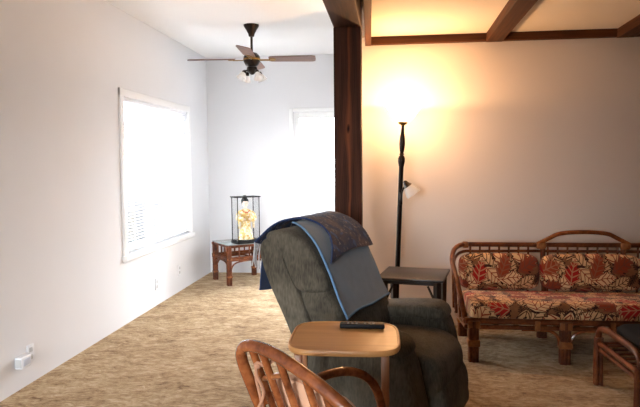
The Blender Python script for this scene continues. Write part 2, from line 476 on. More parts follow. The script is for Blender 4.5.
wall_with_holes('x', -0.36, 0.12, MY+0.12, BY, 0, ZL, [], 'wall_partition', M['wall'])
wall_with_holes('x', -0.34, 0.07, FY, 0.2, 0, 2.5, [], 'wall_near_blocker', M['wall'])  # unseen wall added to block window light from the sofa
wall_with_holes('x', -0.27, 0.05, FY, 0.2, 0, 2.5, [], 'wall_near_fill_absorber', M['absorber'])  # added dark face, cuts bounce into the lamp room
wall_with_holes('y', MY, T, -0.36, RX+T, 0, ZR+0.1, [], 'wall_back', M['wall_r'])
wall_with_holes('x', RX, T, FY, MY+T, 0, ZR+0.1, [], 'wall_right', M['absorber'])  # out-of-view wall, given dark wood to lower the fill
wall_with_holes('y', FY+0.001, 0.04, -0.2, RX, 0, ZR+0.1, [], 'wall_front_fill_absorber', M['absorber'])  # added dark lining behind the camera, reduces frontal fill
wall_with_holes('y', FY, -T, LX-T, RX+T, 0, ZL, [FILL_WIN], 'wall_front', M['wall'])
struct(MB().box((LX-T+PX0)/2, (BY+FY)/2, ZL+0.05, PX0-LX+T, BY-FY+0.24, 0.1).build('ceiling', M['ceil'], smooth=False))
struct(MB().box((PX1+RX+T)/2-0.02, (MY+FY)/2, ZR+0.05, RX+T-PX1+0.04, MY-FY+0.24, 0.1).build('ceiling', M['ceil_r'], smooth=False))
# bulkhead over the main beam closing the step between the two ceilings
struct(MB().box((PX0+PX1)/2, (MY+FY)/2, 2.61, PX1-PX0, MY-FY, 0.24).build('wall_bulkhead', M['wall'], smooth=False))

# post and main beam
po = MB().box(0, 0, 1.14, 0.178, 0.178, 2.28, bevel=0.004, seg=1).build('wooden_post', M['post'], loc=(-0.2755, 3.99, 0))
struct(po, 'thick dark brown wooden post with a knot, between the bright room and the lamp', 'post')
mbm = MB().box(0, 0, 0, 0.178, 6.66, 0.22, bevel=0.004, seg=1).build('ceiling_beam', M['beamY'], loc=(-0.2755, 0.75, 2.39))
struct(mbm, 'heavy dark beam resting on top of the wooden post', 'beam')
def beam_between(a, b, w, z0, z1, label, mat=M['beamY']):
    a, b = Vector(a), Vector(b); d = b-a; L = d.length; ang = math.atan2(d.y, d.x)-PI/2
    o = MB().box(0, 0, 0, w, L, z1-z0, bevel=0.003, seg=1).build('ceiling_beam', mat, loc=((a.x+b.x)/2, (a.y+b.y)/2, (z0+z1)/2), rz=ang)
    return struct(o, label, 'beam')
for xw, xn, w, lab in ((-0.178, -0.137, 0.05, 'ceiling beam lit orange right beside the dark post'),
                       (0.846, 0.829, 0.13, 'brown ceiling beam above the left end of the rattan sofa'),
                       (1.86, 1.82, 0.13, 'brown ceiling beam nearest the right wall in view')):
    k = (xn-xw)/(3.776-5.02)
    yn = 2.4 if w == 0.05 else -2.5
    beam_between((xw, 5.02, 0), (xw+k*(yn-5.02), yn, 0), w, 2.366, ZR, lab)
beam_between((2.95, 5.02, 0), (2.9, -2.5, 0), 0.13, 2.366, ZR, 'brown ceiling beam close to the right wall')
tr = MB().box(0, 0, 0, RX+0.19, 0.05, 0.064, bevel=0.003, seg=1).build('trim_1', M['beam'], loc=((RX-0.19)/2, MY-0.025, 2.408))
struct(tr, 'brown wooden trim along the top of the wall behind the sofa', 'trim')

# windows ---------------------------------------------------------------
def window_x(name, y0, y1, z0, z1, label, blind=True):
    root = bpy.data.objects.new(name, None); C.objects.link(root); root.location = (LX, (y0+y1)/2, z0)
    struct(root, label, 'window')
    w, h = y1-y0, z1-z0
    fr = MB()
    fr.box(-0.07, 0, 0.02, 0.06, w, 0.04, bevel=0.004).box(-0.07, 0, h-0.02, 0.06, w, 0.04, bevel=0.004)
    fr.box(-0.07, -w/2+0.02, h/2, 0.06, 0.04, h-0.08, bevel=0.004).box(-0.07, w/2-0.02, h/2, 0.06, 0.04, h-0.08, bevel=0.004)
    fr.box(-0.07, -0.12, h/2, 0.05, 0.045, h-0.08, bevel=0.004)
    fr.build('window_frame', M['trimw'], root)
    MB().box(-0.075, 0, h/2, 0.006, w-0.06, h-0.06).build('window_pane', M['glass'], root, smooth=False)
    ca = MB(); k = 0.065
    ca.box(0.01, -w/2-k/2+0.005, h/2, 0.022, k, h+2*k, bevel=0.005).box(0.01, w/2+k/2-0.005, h/2, 0.022, k, h+2*k, bevel=0.005)
    ca.box(0.01, 0, h+k/2-0.005, 0.024, w+2*k-0.01, k, bevel=0.005)
    ca.build('window_casing', M['trimw'], root)
    MB().box(0.012, 0, -0.03, 0.06, w+2*k+0.02, 0.055, bevel=0.012, seg=3).build('window_sill', M['trimw'], root)
    return root
window_x('window_1', *WIN, 'bright white framed window with blinds on the left wall')
def window_y(name, x0, x1, z0, z1, label):
    root = bpy.data.objects.new(name, None); C.objects.link(root); root.location = ((x0+x1)/2, FY, z0)
    struct(root, label, 'window'); w, h = x1-x0, z1-z0
    fr = MB()
    for z in (0.02, h-0.02): fr.box(0, -0.06, z, w, 0.06, 0.04, bevel=0.004)
    for x in (-w/2+0.02, w/2-0.02, 0): fr.box(x, -0.06, h/2, 0.04, 0.05, h-0.08, bevel=0.004)
    fr.build('window_frame', M['trimw'], root)
    MB().box(0, -0.06, h/2, w-0.06, 0.006, h-0.06).build('window_pane', M['glass'], root, smooth=False)
window_y('added_fill_window', *FILL_WIN, 'added unseen white framed window behind the viewer, for fill daylight')

# venetian blind
bl = thing('venetian_blind', 'white slatted blind hanging in the bright left window', 'blind', (LX-0.02, (WIN[0]+WIN[1])/2, WIN[2]))
w = WIN[1]-WIN[0]-0.03; h = WIN[3]-WIN[2]
MB().box(0, 0, h-0.022, 0.035, w, 0.035, bevel=0.004).build('headrail', M['blind'], bl)
sl = MB()
nsl = 44
for i in range(nsl):
    z = 0.05+(h-0.11)*i/(nsl-1)
    sl.box(0, 0, 0, 0.024, w-0.01, 0.0016, M=Matrix.Translation((0, 0, z)) @ Matrix.Rotation(math.radians(-8), 4, 'Y'))
sl.build('slats', M['blind'], bl, smooth=False)
MB().box(0, 0, 0.025, 0.026, w, 0.016, bevel=0.004).build('bottom_rail', M['blind'], bl)
for yy in (-0.62, -0.05, 0.62):
    MB().tube([(0.014, yy, 0.02), (0.014, yy, h-0.03)], 0.0016, 6).build('ladder_cord', M['blind'], bl)
for yy in (-0.03, 0.58):
    MB().tube([(0.02, yy, 0.04), (0.02, yy, 0.3)], 0.003, 6).build('pull_cord', M['blind'], bl)

# glazed door in the far wall
dr = bpy.data.objects.new('door_1', None); C.objects.link(dr); dr.location = ((DOOR[0]+DOOR[1])/2, BY, 0)
struct(dr, 'white glazed door full of daylight in the far wall', 'door')
w, h = DOOR[1]-DOOR[0], DOOR[3]
d = MB()
for x in (-w/2+0.035, w/2-0.035): d.box(x, 0.06, h/2, 0.07, 0.045, h-0.01, bevel=0.003)
d.box(0, 0.06, h-0.04, w-0.14, 0.045, 0.08, bevel=0.003).box(0, 0.06, 0.1, w-0.14, 0.045, 0.2, bevel=0.003)
d.build('door_frame', M['trimw'], dr)
MB().box(0, 0.06, h/2+0.06, w-0.13, 0.008, h-0.27).build('door_pane', M['glass'], dr, smooth=False)
c = MB()
for x in (-w/2-0.02, w/2+0.02): c.box(x, -0.006, h/2+0.02, 0.05, 0.012, h+0.04, bevel=0.003)
c.box(0, -0.006, h+0.022, w-0.01, 0.012, 0.046, bevel=0.003)
c.build('door_casing', M['trimw'], dr)
MB().lathe([(0.004, 0), (0.012, 0.0), (0.012, 0.03), (0.026, 0.04), (0.028, 0.06), (0.004, 0.068)], 16, M=Matrix.Translation((w/2-0.04, 0.037, 0.95)) @ Matrix.Rotation(PI/2, 4, 'X')).build('door_handle', M['brass'], dr)

# outlets on the left wall
def outlet(y, z, label, plug=False, small=False, group=None):
    r = thing('wall_outlet', label, 'outlet', (LX, y, z))
    MB().box(0.004, 0, 0, 0.008, 0.072, 0.115, bevel=0.003).build('cover_plate', M['plastic'], r)
    for dz in (0.024, -0.024):
        MB().box(0.0075, 0, dz, 0.004, 0.034, 0.03, bevel=0.0015).build('socket', M['socket_face'], r)
outlet(3.47, 0.195, 'white wall outlet beside the plugged-in adapter, low on the left wall')
outlet(5.548, 0.214, 'white wall outlet low on the left wall under the window middle')
outlet(6.18, 0.238, 'small white wall outlet on the left wall nearest the end table')
ad = thing('power_adapter', 'white boxy plug-in adapter low on the left wall, nearest the viewer', 'adapter', (LX, 3.36, 0.18))
MB().box(0.0255, 0, 0, 0.051, 0.10, 0.075, bevel=0.008, seg=3).build('body', M['plastic'], ad)
MB().box(0.052, 0.0, 0, 0.003, 0.07, 0.04, bevel=0.001).build('front_panel', mat_plain('pale_blue_plastic', (206, 212, 226), 0.4), ad)
MB().box(0.0265, -0.0525, 0, 0.04, 0.006, 0.05, bevel=0.002).build('end_cap', M['socket_face'], ad)

# ------------------------------------------------------------------ ceiling fan
FX, FYY = -1.325, 5.68
fan = thing('ceiling_fan', 'dark bronze ceiling fan with four walnut blades and a light kit', 'fan', (FX, FYY, 0), math.radians(5))
MB().lathe([(0.075, 2.73), (0.072, 2.715), (0.05, 2.68), (0.032, 2.645), (0.026, 2.62), (0.014, 2.615)], 24).build('canopy', M['metal'], fan)
MB().tube([(0, 0, 2.63), (0, 0, 2.45)], 0.012, 12).build('downrod', M['metal'], fan)
MB().lathe([(0.02, 2.47), (0.05, 2.46), (0.072, 2.44), (0.08, 2.425), (0.08, 2.38), (0.065, 2.35), (0.05, 2.335), (0.02, 2.33)], 28).build('motor', M['metal'], fan)
MB().lathe([(0.078, 2.408), (0.084, 2.408), (0.084, 2.392), (0.078, 2.392)], 28, cap=False).build('brass_band', M['brass'], fan)
MB().lathe([(0.03, 2.335), (0.05, 2.325), (0.052, 2.29), (0.03, 2.27), (0.012, 2.255)], 20).build('switch_housing', M['metal'], fan)
for k in range(4):
    R = Matrix.Rotation(k*PI/2+math.radians(1), 4, 'Z')
    P = R @ Matrix.Translation((0, 0, 2.405)) @ Matrix.Rotation(math.radians(-13), 4, 'X')
    b = MB()
    out = [(0.165, -0.045), (0.19, -0.058), (0.58, -0.068), (0.615, -0.055), (0.62, 0), (0.615, 0.055), (0.58, 0.068), (0.19, 0.058), (0.165, 0.045)]
    top = [b.bm.verts.new(P @ Vector((x, y, 0.004))) for x, y in out]; bot = [b.bm.verts.new(P @ Vector((x, y, -0.004))) for x, y in out]
    b.bm.faces.new(top); b.bm.faces.new(list(reversed(bot)))
    for i in range(len(out)): b.bm.faces.new((bot[i], bot[(i+1) % len(out)], top[(i+1) % len(out)], top[i]))
    bo = b.build('blade', M['fan_blade'], fan, angle=30)
    br = MB(); br.box(0.13, 0, -0.012, 0.1, 0.028, 0.008, M=P, bevel=0.002)
    br.lathe([(0.002, -0.01), (0.03, -0.012), (0.034, -0.006), (0.002, -0.005)], 14, o=(0.2, 0, 0), M=P)
    br.build('blade_bracket', M['brass'], bo)
for k in range(4):
    a = k*PI/2+0.7; dx, dy = math.cos(a), math.sin(a)
    ar = MB().tube(spline([(dx*0.03, dy*0.03, 2.285), (dx*0.06, dy*0.06, 2.292), (dx*0.085, dy*0.085, 2.28)], 4), 0.007, 8).build('light_arm', M['metal'], fan)
    Q = Matrix.Translation((dx*0.085, dy*0.085, 2.28)) @ Matrix.Rotation(a, 4, 'Z') @ Matrix.Rotation(math.radians(-28), 4, 'Y')
    MB().lathe([(0.012, 0.01), (0.02, 0.0), (0.022, -0.02)], 14, M=Q).build('socket', M['metal'], ar)
    MB().lathe([(0.022, -0.02), (0.028, -0.035), (0.042, -0.065), (0.05, -0.08), (0.048, -0.08), (0.04, -0.065), (0.026, -0.035), (0.02, -0.022)], 18, M=Q, cap=False).build('glass_shade', M['frost'], ar)

# ------------------------------------------------------------------ end table + doll case in the far corner
et = thing('end_table', 'rattan end table with a glass top in the far left corner', 'table', (-1.836, 6.479, 0), math.radians(38))
TW, TD, TH = 0.58, 0.50, 0.465     # local x along front edge, local y back
legs = [(0.035, 0.035), (TW-0.035, 0.035), (0.035, TD-0.035), (TW-0.035, TD-0.035)]
for (lx, ly) in legs:
    l = MB()
    for a, b in ((-.014, -.014), (.014, -.014), (-.014, .014), (.014, .014)): l.tube([(lx+a, ly+b, 0), (lx+a, ly+b, TH-0.02)], 0.015, 8)
    lo = l.build('leg', M['rattan'], et)
    for z in (0.1, 0.3): MB().box(lx, ly, z, 0.062, 0.062, 0.02, bevel=0.004).build('binding', M['rattan_wrap'], lo)
def rail(p, q, r): MB().tube([p, q], r, 8).build('rail', M['rattan'], et)
for z, r in ((TH-0.02, 0.016), (0.31, 0.016), (0.285, 0.012)):
    for y in (0.03, TD-0.03): rail((0.0, y, z), (TW, y, z), r)
    for x in (0.03, TW-0.03): rail((x, 0.0, z), (x, TD, z), r)
for y in (0.03, TD-0.03):
    for x in (0.16, 0.29, 0.42): MB().tube([(x, y, 0.31), (x, y, TH-0.02)], 0.010, 8).build('spindle', M['rattan'], et)
for x in (0.03, TW-0.03):
    for y in (0.14, 0.25, 0.36): MB().tube([(x, y, 0.31), (x, y, TH-0.02)], 0.010, 8).build('spindle', M['rattan'], et)
def arch(p0, p1, z0, z1):
    p0, p1 = Vector(p0), Vector(p1); d = (p1-p0)
    return spline([p0+Vector((0, 0, z0)), p0+d*0.08+Vector((0, 0, z0+(z1-z0)*0.7)), p0+d*0.3+Vector((0, 0, z1)), p0+d*0.7+Vector((0, 0, z1)), p1-d*0.08+Vector((0, 0, z0+(z1-z0)*0.7)), p1+Vector((0, 0, z0))], 5)
for a, b in (((0.055, 0.03, 0), (TW-0.055, 0.03, 0)), ((0.055, TD-0.03, 0), (TW-0.055, TD-0.03, 0)), ((0.03, 0.055, 0), (0.03, TD-0.055, 0)), ((TW-0.03, 0.055, 0), (TW-0.03, TD-0.055, 0))):
    MB().tube(arch(a, b, 0.17, 0.268), 0.010, 8).build('arch_brace', M['rattan'], et)
m_gt = mat_plain('grey_green_glass_top', (150, 160, 160), 0.08, 0.02, 5)
MB().box(TW/2, TD/2, TH+0.002, TW-0.02, TD-0.02, 0.010, bevel=0.002).build('glass_top', m_gt, et)

zc = TH+0.0072
dc = thing('display_case', 'glass display case with a black frame standing on the end table', 'case', (-1.725, 6.545, zc), math.radians(40))
CW, CD, CH = 0.285, 0.165, 0.545
b = MB().box(CW/2, CD/2, 0.02, CW+0.012, CD+0.012, 0.04, bevel=0.003); b.build('base', M['black'], dc)
b = MB().box(CW/2, CD/2, CH-0.006, CW+0.02, CD+0.02, 0.012, bevel=0.002); b.build('lid', M['black'], dc)
for x in (0.005, CW-0.005):
    for y in (0.005, CD-0.005): MB().box(x, y, CH/2+0.014, 0.008, 0.008, CH-0.053).build('corner_post', M['black'], dc, smooth=False)
for nm, bx in (('front', (CW/2, 0.004, CW-0.02, 0.003)), ('back', (CW/2, CD-0.004, CW-0.02, 0.003)), ('side', (0.004, CD/2, 0.003, CD-0.02)), ('side', (CW-0.004, CD/2, 0.003, CD-0.02))):
    MB().box(bx[0], bx[1], CH/2+0.014, bx[2], bx[3], CH-0.056).build('glass_pane', M['case_glass'], dc, smooth=False)
# doll inside
Mc = Matrix.Translation((-1.725, 6.545, zc)) @ Matrix.Rotation(math.radians(40), 4, 'Z')
dp = Mc @ Vector((CW/2, CD/2+0.005, 0.0402))
do = thing('doll', 'small doll in a cream and gold kimono inside the glass case', 'doll', dp, math.radians(32))
do.scale = (1.02, 1.02, 1.02)
def ell(prof, sy=0.7, n=20):
    b = MB(); b.lathe(prof, n); 
    for v in b.bm.verts: v.co.y *= sy
    return b
body = ell([(0.03, 0.0), (0.082, 0.004), (0.075, 0.05), (0.058, 0.14), (0.05, 0.22), (0.052, 0.27), (0.062, 0.31), (0.055, 0.335), (0.022, 0.35), (0.016, 0.36), (0.017, 0.372), (0.028, 0.385), (0.036, 0.41), (0.034, 0.435), (0.02, 0.455), (0.004, 0.46)], 0.66)
body.build('body', M['doll_skin'], do)
rb = ell([(0.088, 0.001), (0.092, 0.006), (0.08, 0.05), (0.063, 0.14), (0.055, 0.22), (0.057, 0.27), (0.067, 0.31), (0.058, 0.338), (0.024, 0.352)], 0.68)
rb.build('kimono', M['kimono'], do)
for s in (-1, 1):
    sl = MB().tube(spline([(s*0.052, 0, 0.325), (s*0.088, -0.012, 0.285), (s*0.085, -0.035, 0.24), (s*0.04, -0.055, 0.235)], 5), 0.02, 10, rad=[0.02+0.012*min(1, i/8) for i in range(16)])
    sl.build('sleeve', M['kimono'], do)
    MB().box(s*0.088, -0.02, 0.185, 0.014, 0.05, 0.11, bevel=0.006).build('sleeve_drop', M['kimono'], do)
    MB().tube([(s*0.04, -0.055, 0.235), (s*0.02, -0.062, 0.238)], 0.012, 8).build('hand', M['doll_skin'], do)
ell([(0.058, 0.215), (0.061, 0.218), (0.06, 0.268), (0.057, 0.272)], 0.72).build('sash', M['brass_silk'], do)
MB().tube(spline([(-0.045, -0.022, 0.335), (0, -0.048, 0.31), (0.045, -0.022, 0.335)], 5), 0.006, 6).build('collar', M['doll_red'], do)
hr = ell([(0.012, 0.395), (0.034, 0.40), (0.043, 0.425), (0.044, 0.45), (0.03, 0.472), (0.018, 0.48), (0.024, 0.49), (0.02, 0.503), (0.003, 0.507)], 0.8)
for v in hr.bm.verts: v.co.y += 0.014
hr.build('hair', M['doll_hair'], do)
for s in (-1, 1): MB().box(s*0.012, -0.0245, 0.413, 0.009, 0.004, 0.003).build('eye', M['doll_hair'], do)
MB().box(0, -0.0236, 0.396, 0.007, 0.004, 0.003).build('mouth', M['doll_red'], do)

# ------------------------------------------------------------------ floor lamp
LXp, LYp = 0.045, 4.70
tilt = Matrix.Rotation(math.radians(2.1), 4, 'Y')
fl = thing('floor_lamp', 'tall dark bronze floor lamp with a glowing glass bowl shade', 'lamp', (LXp-0.005, LYp, 0))
MB().lathe([(0.01, 0.0), (0.125, 0.0), (0.128, 0.012), (0.11, 0.024), (0.05, 0.036), (0.02, 0.06), (0.012, 0.07)], 28).build('base', M['metal'], fl)
MB().lathe([(0.014, 0.05), (0.0195, 0.3), (0.0185, 1.36), (0.022, 1.372), (0.028, 1.40), (0.028, 1.425), (0.021, 1.445), (0.014, 1.452), (0.021, 1.458), (0.014, 1.47), (0.020, 1.50), (0.0235, 1.54), (0.0215, 1.58), (0.014, 1.63), (0.0115, 1.67), (0.013, 1.685)], 20, M=tilt).build('pole', M['metal'], fl)
MB().lathe([(0.013, 1.684), (0.02, 1.69), (0.03, 1.694), (0.037, 1.705), (0.04, 1.712), (0.036, 1.713)], 24, M=tilt).build('shade_holder', M['brass'], fl)
MB().lathe([(0.035, 1.709), (0.06, 1.722), (0.085, 1.75), (0.105, 1.785), (0.128, 1.815), (0.143, 1.838), (0.141, 1.8395), (0.138, 1.838)], 32, M=tilt, cap=False).build('lamp_shade', M['lit'], fl)
MB().lathe([(0.012, 1.715), (0.013, 1.735), (0.028, 1.765), (0.03, 1.785), (0.018, 1.805), (0.004, 1.81)], 16, M=tilt).build('bulb', M['lit'], fl)
# small reading light on the pole
arm = MB().tube(spline([(0.042, 0, 1.13), (0.053, -0.02, 1.155), (0.066, -0.035, 1.19), (0.09, -0.045, 1.225)], 5), 0.007, 8).build('reading_arm', M['metal'], fl)
MB().box(0.045, -0.008, 1.11, 0.028, 0.03, 0.1, bevel=0.006).build('switch', M['metal'], arm)
Q = Matrix.Translation((0.083, -0.045, 1.235)) @ Matrix.Rotation(math.radians(-35), 4, 'Y')
MB().lathe([(0.006, 0.02), (0.016, 0.012), (0.022, -0.01), (0.036, -0.032), (0.038, -0.034), (0.02, -0.03)], 18, M=Q).build('socket_cup', M['metal'], arm)
MB().lathe([(0.024, -0.022), (0.042, -0.045), (0.056, -0.085), (0.06, -0.11), (0.057, -0.11), (0.052, -0.085), (0.038, -0.048), (0.02, -0.025)], 20, M=Q, cap=False).build('glass_shade', M['frost'], arm)

# ------------------------------------------------------------------ black side table
stt = thing('side_table', 'black wooden side table between the recliner and the sofa', 'table', (0.175, 4.265, 0), math.radians(-11))
MB().box(0, 0, 0.588, 0.465, 0.46, 0.020, bevel=0.006, seg=2).build('tabletop', M['blackwood'], stt)
for y in (-0.16, 0.16): MB().box(0, y, 0.562, 0.34, 0.018, 0.034).build('apron', M['blackwood'], stt, smooth=False)
for x in (-0.16, 0.16): MB().box(x, 0, 0.562, 0.018, 0.30, 0.034).build('apron', M['blackwood'], stt, smooth=False)
for x in (-0.185, 0.185):
    for y in (-0.185, 0.185):
        MB().tube([(x, y, 0.575), (x, y, 0.3), (x*1.02, y*1.02, 0.0)], 0.02, 4, rad=[0.028, 0.024, 0.018]).build('leg', M['blackwood'], stt, smooth=False)
for s in (-1, 1):
    MB().tube([(s*0.12, -0.185, 0.545), (s*0.178, -0.185, 0.42)], 0.008, 4).build('corner_brace', M['blackwood'], stt, smooth=False)

# ------------------------------------------------------------------ recliner
TH_R = math.radians(-19)
rc = thing('recliner', 'charcoal corduroy recliner armchair with blankets over its back', 'armchair', (-0.085, 3.03, 0), TH_R)
shell = prof2([(-0.16, 0.30), (-0.12, 0.42), (-0.19, 0.60), (-0.28, 0.80), (-0.345, 0.93), (-0.36, 1.0), (-0.41, 1.035), (-0.475, 1.01), (-0.485, 0.95), (-0.43, 0.80), (-0.33, 0.60), (-0.25, 0.40), (-0.22, 0.30)])
MB().prism(shell, -0.335, 0.335, 0.035).build('back_shell', M['cord'], rc)
lum = prof2([(-0.14, 0.46), (-0.01, 0.48), (0.0, 0.56), (-0.04, 0.66), (-0.10, 0.76), (-0.16, 0.80), (-0.27, 0.77), (-0.22, 0.64), (-0.17, 0.54)])
MB().prism(lum, -0.325, 0.325, 0.05, puff=0.02).build('lumbar_pillow', M['cord'], rc)
head = prof2([(-0.28, 0.78), (-0.15, 0.77), (-0.115, 0.81), (-0.145, 0.90), (-0.20, 0.985), (-0.27, 1.04), (-0.35, 1.068), (-0.43, 1.06), (-0.455, 1.03), (-0.39, 1.0), (-0.345, 0.91)])
MB().prism(head, -0.332, 0.325, 0.035, puff=0.005).build('head_pillow', M['cord'], rc)
# base box
MB().box(0.04, 0, 0.2, 0.52, 0.5, 0.3, bevel=0.02).build('base', M['cord'], rc)
seat = prof2([(-0.22, 0.34), (-0.22, 0.46), (-0.05, 0.50), (0.2, 0.515), (0.32, 0.505), (0.395, 0.46), (0.42, 0.38), (0.40, 0.30), (0.30, 0.27), (0.0, 0.28)])
MB().prism(seat, -0.245, 0.245, 0.045, puff=0.02).build('seat_cushion', M['cord'], rc)
foot = prof2([(0.32, 0.09), (0.32, 0.28), (0.36, 0.34), (0.41, 0.36), (0.442, 0.30), (0.445, 0.2), (0.425, 0.11), (0.38, 0.075)])
MB().prism(foot, -0.245, 0.245, 0.04).build('footrest', M['cord'], rc)
armp = prof2([(-0.20, 0.05), (-0.23, 0.32), (-0.23, 0.46), (-0.18, 0.53), (0.0, 0.57), (0.19, 0.60), (0.27, 0.585), (0.32, 0.52), (0.36, 0.36), (0.395, 0.2), (0.40, 0.06), (0.2, 0.045), (-0.1, 0.045)])
padp = prof2([(-0.21, 0.53), (-0.16, 0.58), (0.0, 0.605), (0.18, 0.622), (0.265, 0.618), (0.305, 0.585), (0.29, 0.545), (0.1, 0.545), (-0.15, 0.52)])
for y0, y1 in ((-0.445, -0.25), (0.25, 0.445)):
    a = MB().prism(armp, y0, y1, 0.05).build('armrest', M['cord'], rc)
    MB().prism(padp, y0-0.008, y1+0.008, 0.05, puff=0.02).build('arm_pad', M['cord'], a)
for x in (-0.25, 0.25):
    for y in (-0.3, 0.3): MB().lathe([(0.025, 0), (0.028, 0.06)], 12, o=(x, y, 0)).build('foot', M['black'], rc)
MB().tube([(-0.05, -0.452, 0.30), (-0.02, -0.475, 0.31), (0.03, -0.478, 0.33)], 0.009, 8).build('release_lever', M['black'], rc)

# blankets: the path runs from the front bottom, over the top, to the back
PATH = [(-0.02, 0.66), (-0.06, 0.73), (-0.09, 0.80), (-0.12, 0.87), (-0.175, 0.975), (-0.23, 1.03), (-0.305, 1.068), (-0.385, 1.08), (-0.455, 1.055), (-0.49, 1.0), (-0.500, 0.94), (-0.503, 0.87), (-0.505, 0.80), (-0.507, 0.73)]
PP = [(p.x, p.z) for p in spline([(a, 0, b) for a, b in PATH], 8)]
acc = [0.0]
for a, b in zip(PP, PP[1:]): acc.append(acc[-1]+math.hypot(b[0]-a[0], b[1]-a[1]))
def on_path(s):
    s = max(0, min(acc[-1], s))
    for i in range(len(acc)-1):
        if s <= acc[i+1]:
            t = (s-acc[i])/(acc[i+1]-acc[i]); x = PP[i][0]+(PP[i+1][0]-PP[i][0])*t; z = PP[i][1]+(PP[i+1][1]-PP[i][1])*t
            tx, tz = PP[i+1][0]-PP[i][0], PP[i+1][1]-PP[i][1]; L = math.hypot(tx, tz)
            return x, z, tz/L, -tx/L
def drape(name, label, cat, mat, s0, s1, y0f, y1f, off, thick, wr=0.006, ns=44, ny=26, seed=0, parts=None):
    root = tag(bpy.data.objects.new(name, None), label, cat); C.objects.link(root)
    root.location = rc.location; root.rotation_euler.z = TH_R
    g = MB(); G = {}
    def pos(u, v, o):
        y = y0f(u)+(y1f(u)-y0f(u))*v
        s = s0(v)+(s1(v)-s0(v))*u
        x, z, nx, nz = on_path(s)
        wv = wr*(0.8+noise.noise(Vector((s*7+seed, y*9, seed)))*1.0+0.4*noise.noise(Vector((s*19, y*21, seed))))
        q = off+wv+o
        return Vector((x+nx*q, y, z+nz*q))
    for i in range(ns+1):
        for j in range(ny+1):
            for o_ in (0, 1): G[i, j, o_] = g.bm.verts.new(pos(i/ns, j/ny, thick*o_))
    for i in range(ns):
        for j in range(ny):
            g.bm.faces.new((G[i, j, 1], G[i+1, j, 1], G[i+1, j+1, 1], G[i, j+1, 1]))
            g.bm.faces.new((G[i, j, 0], G[i, j+1, 0], G[i+1, j+1, 0], G[i+1, j, 0]))
    rim = [(i, 0) for i in range(ns)]+[(ns, j) for j in range(ny)]+[(i, ny) for i in range(ns, 0, -1)]+[(0, j) for j in range(ny, 0, -1)]
    for a, b in zip(rim, rim[1:]+rim[:1]):
        g.bm.faces.new((G[a[0], a[1], 0], G[b[0], b[1], 0], G[b[0], b[1], 1], G[a[0], a[1], 1]))
    g.build('cloth', mat, root, angle=80)
    return root, pos, rim, ns, ny
L = acc[-1]
r_, pos, rim, ns, ny = drape('fleece_throw', 'grey blue fleece throw hanging down the front of the recliner back', 'blanket', M['fleece'],
    lambda v: 0.0+0.01*math.sin(v*6), lambda v: acc[8*7], lambda u: -0.32+0.01*math.sin(u*7)+0.16*u**3, lambda u: 0.27, 0.005, 0.005, 0.004)
edge = [pos(i/ns, 0, 0.003) for i in range(ns, -1, -1)]+[pos(0, j/ny, 0.003) for j in range(1, ny+1)]
MB().tube(edge, 0.006, 8).build('binding', M['blue_edge'], r_)
n_, posn, *_ = drape('navy_blanket', 'navy blue blanket hanging straight down behind the recliner back', 'blanket', M['navy'],
    lambda v: acc[8*8]+0.02, lambda v: L-0.02+0.02*math.sin(v*5), lambda u: -0.24-0.045*u, lambda u: 0.26, 0.004, 0.005, 0.002, ns=30, seed=3)
t_, post_, *_ = drape('tapestry_throw', 'dark patterned woven throw folded over the top of the recliner back', 'blanket', M['tapestry'],
    lambda v: 0.27+0.02*math.sin(v*4)+0.03*v, lambda v: acc[8*9]+0.01+0.015*math.sin(v*9), lambda u: -0.285+0.2*math.sin(u*3.1)-0.03*u**3, lambda u: 0.30, 0.02, 0.009, 0.005, seed=8)
fr = MB(); 
for k in range(46):
    v = k/45; p = post_(1.0, v, 0.006); 
    ln = 0.10+0.05*random.random()
    q = [p, p+Vector((-0.006-0.006*random.random(), random.uniform(-.015, .015), -ln*0.5)), p+Vector((-0.004, random.uniform(-.024, .024), -ln))]
    fr.tube(spline(q, 3), 0.0032, 5)
fr.build('fringe', M['cream_yarn'], t_)
bt = MB().tube([post_(i/44, 0, 0.007) for i in range(0, 45)], 0.004, 6)
bt.build('edge_band', M['navy'], t_)

# ------------------------------------------------------------------ tray table + remote
tt = thing('tray_table', 'light honey wooden tray table with rounded corners beside the recliner', 'table', (-0.178, 2.305, 0.014), math.radians(1.5))
b = MB(); out = []
W2, D2 = 0.217, 0.205
for k in range(64):
    a = 2*PI*k/64; p = 4.5
    c_, s_ = math.cos(a), math.sin(a); q = (abs(c_)**p+abs(s_)**p)**(-1/p)
    out.append((c_*q, s_*q))
rg = []
for sca, z in ((0.93, 0.675), (0.985, 0.678), (1.0, 0.685), (1.0, 0.692), (0.985, 0.699), (0.955, 0.700), (0.945, 0.697), (0.5, 0.697)):
    rg.append([b.bm.verts.new((x*W2*(sca), y*D2*(sca), z)) for x, y in out])
for A, B in zip(rg, rg[1:]):
    for k in range(64): b.bm.faces.new((A[k], A[(k+1) % 64], B[(k+1) % 64], B[k]))
b.bm.faces.new(rg[-1]); b.bm.faces.new(list(reversed(rg[0])))
b.build('tabletop', M['traywood'], tt)
for x in (-0.178, 0.158):
    for y in (-0.11, 0.12):
        MB().box(0, 0, 0, 0.03, 0.022, 0.70, M=Matrix.Translation((x, y*0.98, 0.330)) @ Matrix.Rotation(0.10 if y > 0 else -0.10, 4, 'X'), bevel=0.003).build('leg', M['traydark'], tt)
for x in (-0.178, 0.158): MB().box(x, 0, 0.662, 0.024, 0.24, 0.022, bevel=0.002).build('cross_rail', M['traydark'], tt)
MB().box(-0.01, 0, 0.66, 0.312, 0.03, 0.018).build('cross_rail', M['traydark'], tt, smooth=False)
MB().box(-0.01, 0.13, 0.22, 0.312, 0.02, 0.03).build('stretcher', M['traydark'], tt, smooth=False)
rm = thing('remote_control', 'black remote control lying on the honey tray table', 'remote', (-0.115, 2.415, 0.712), math.radians(2))
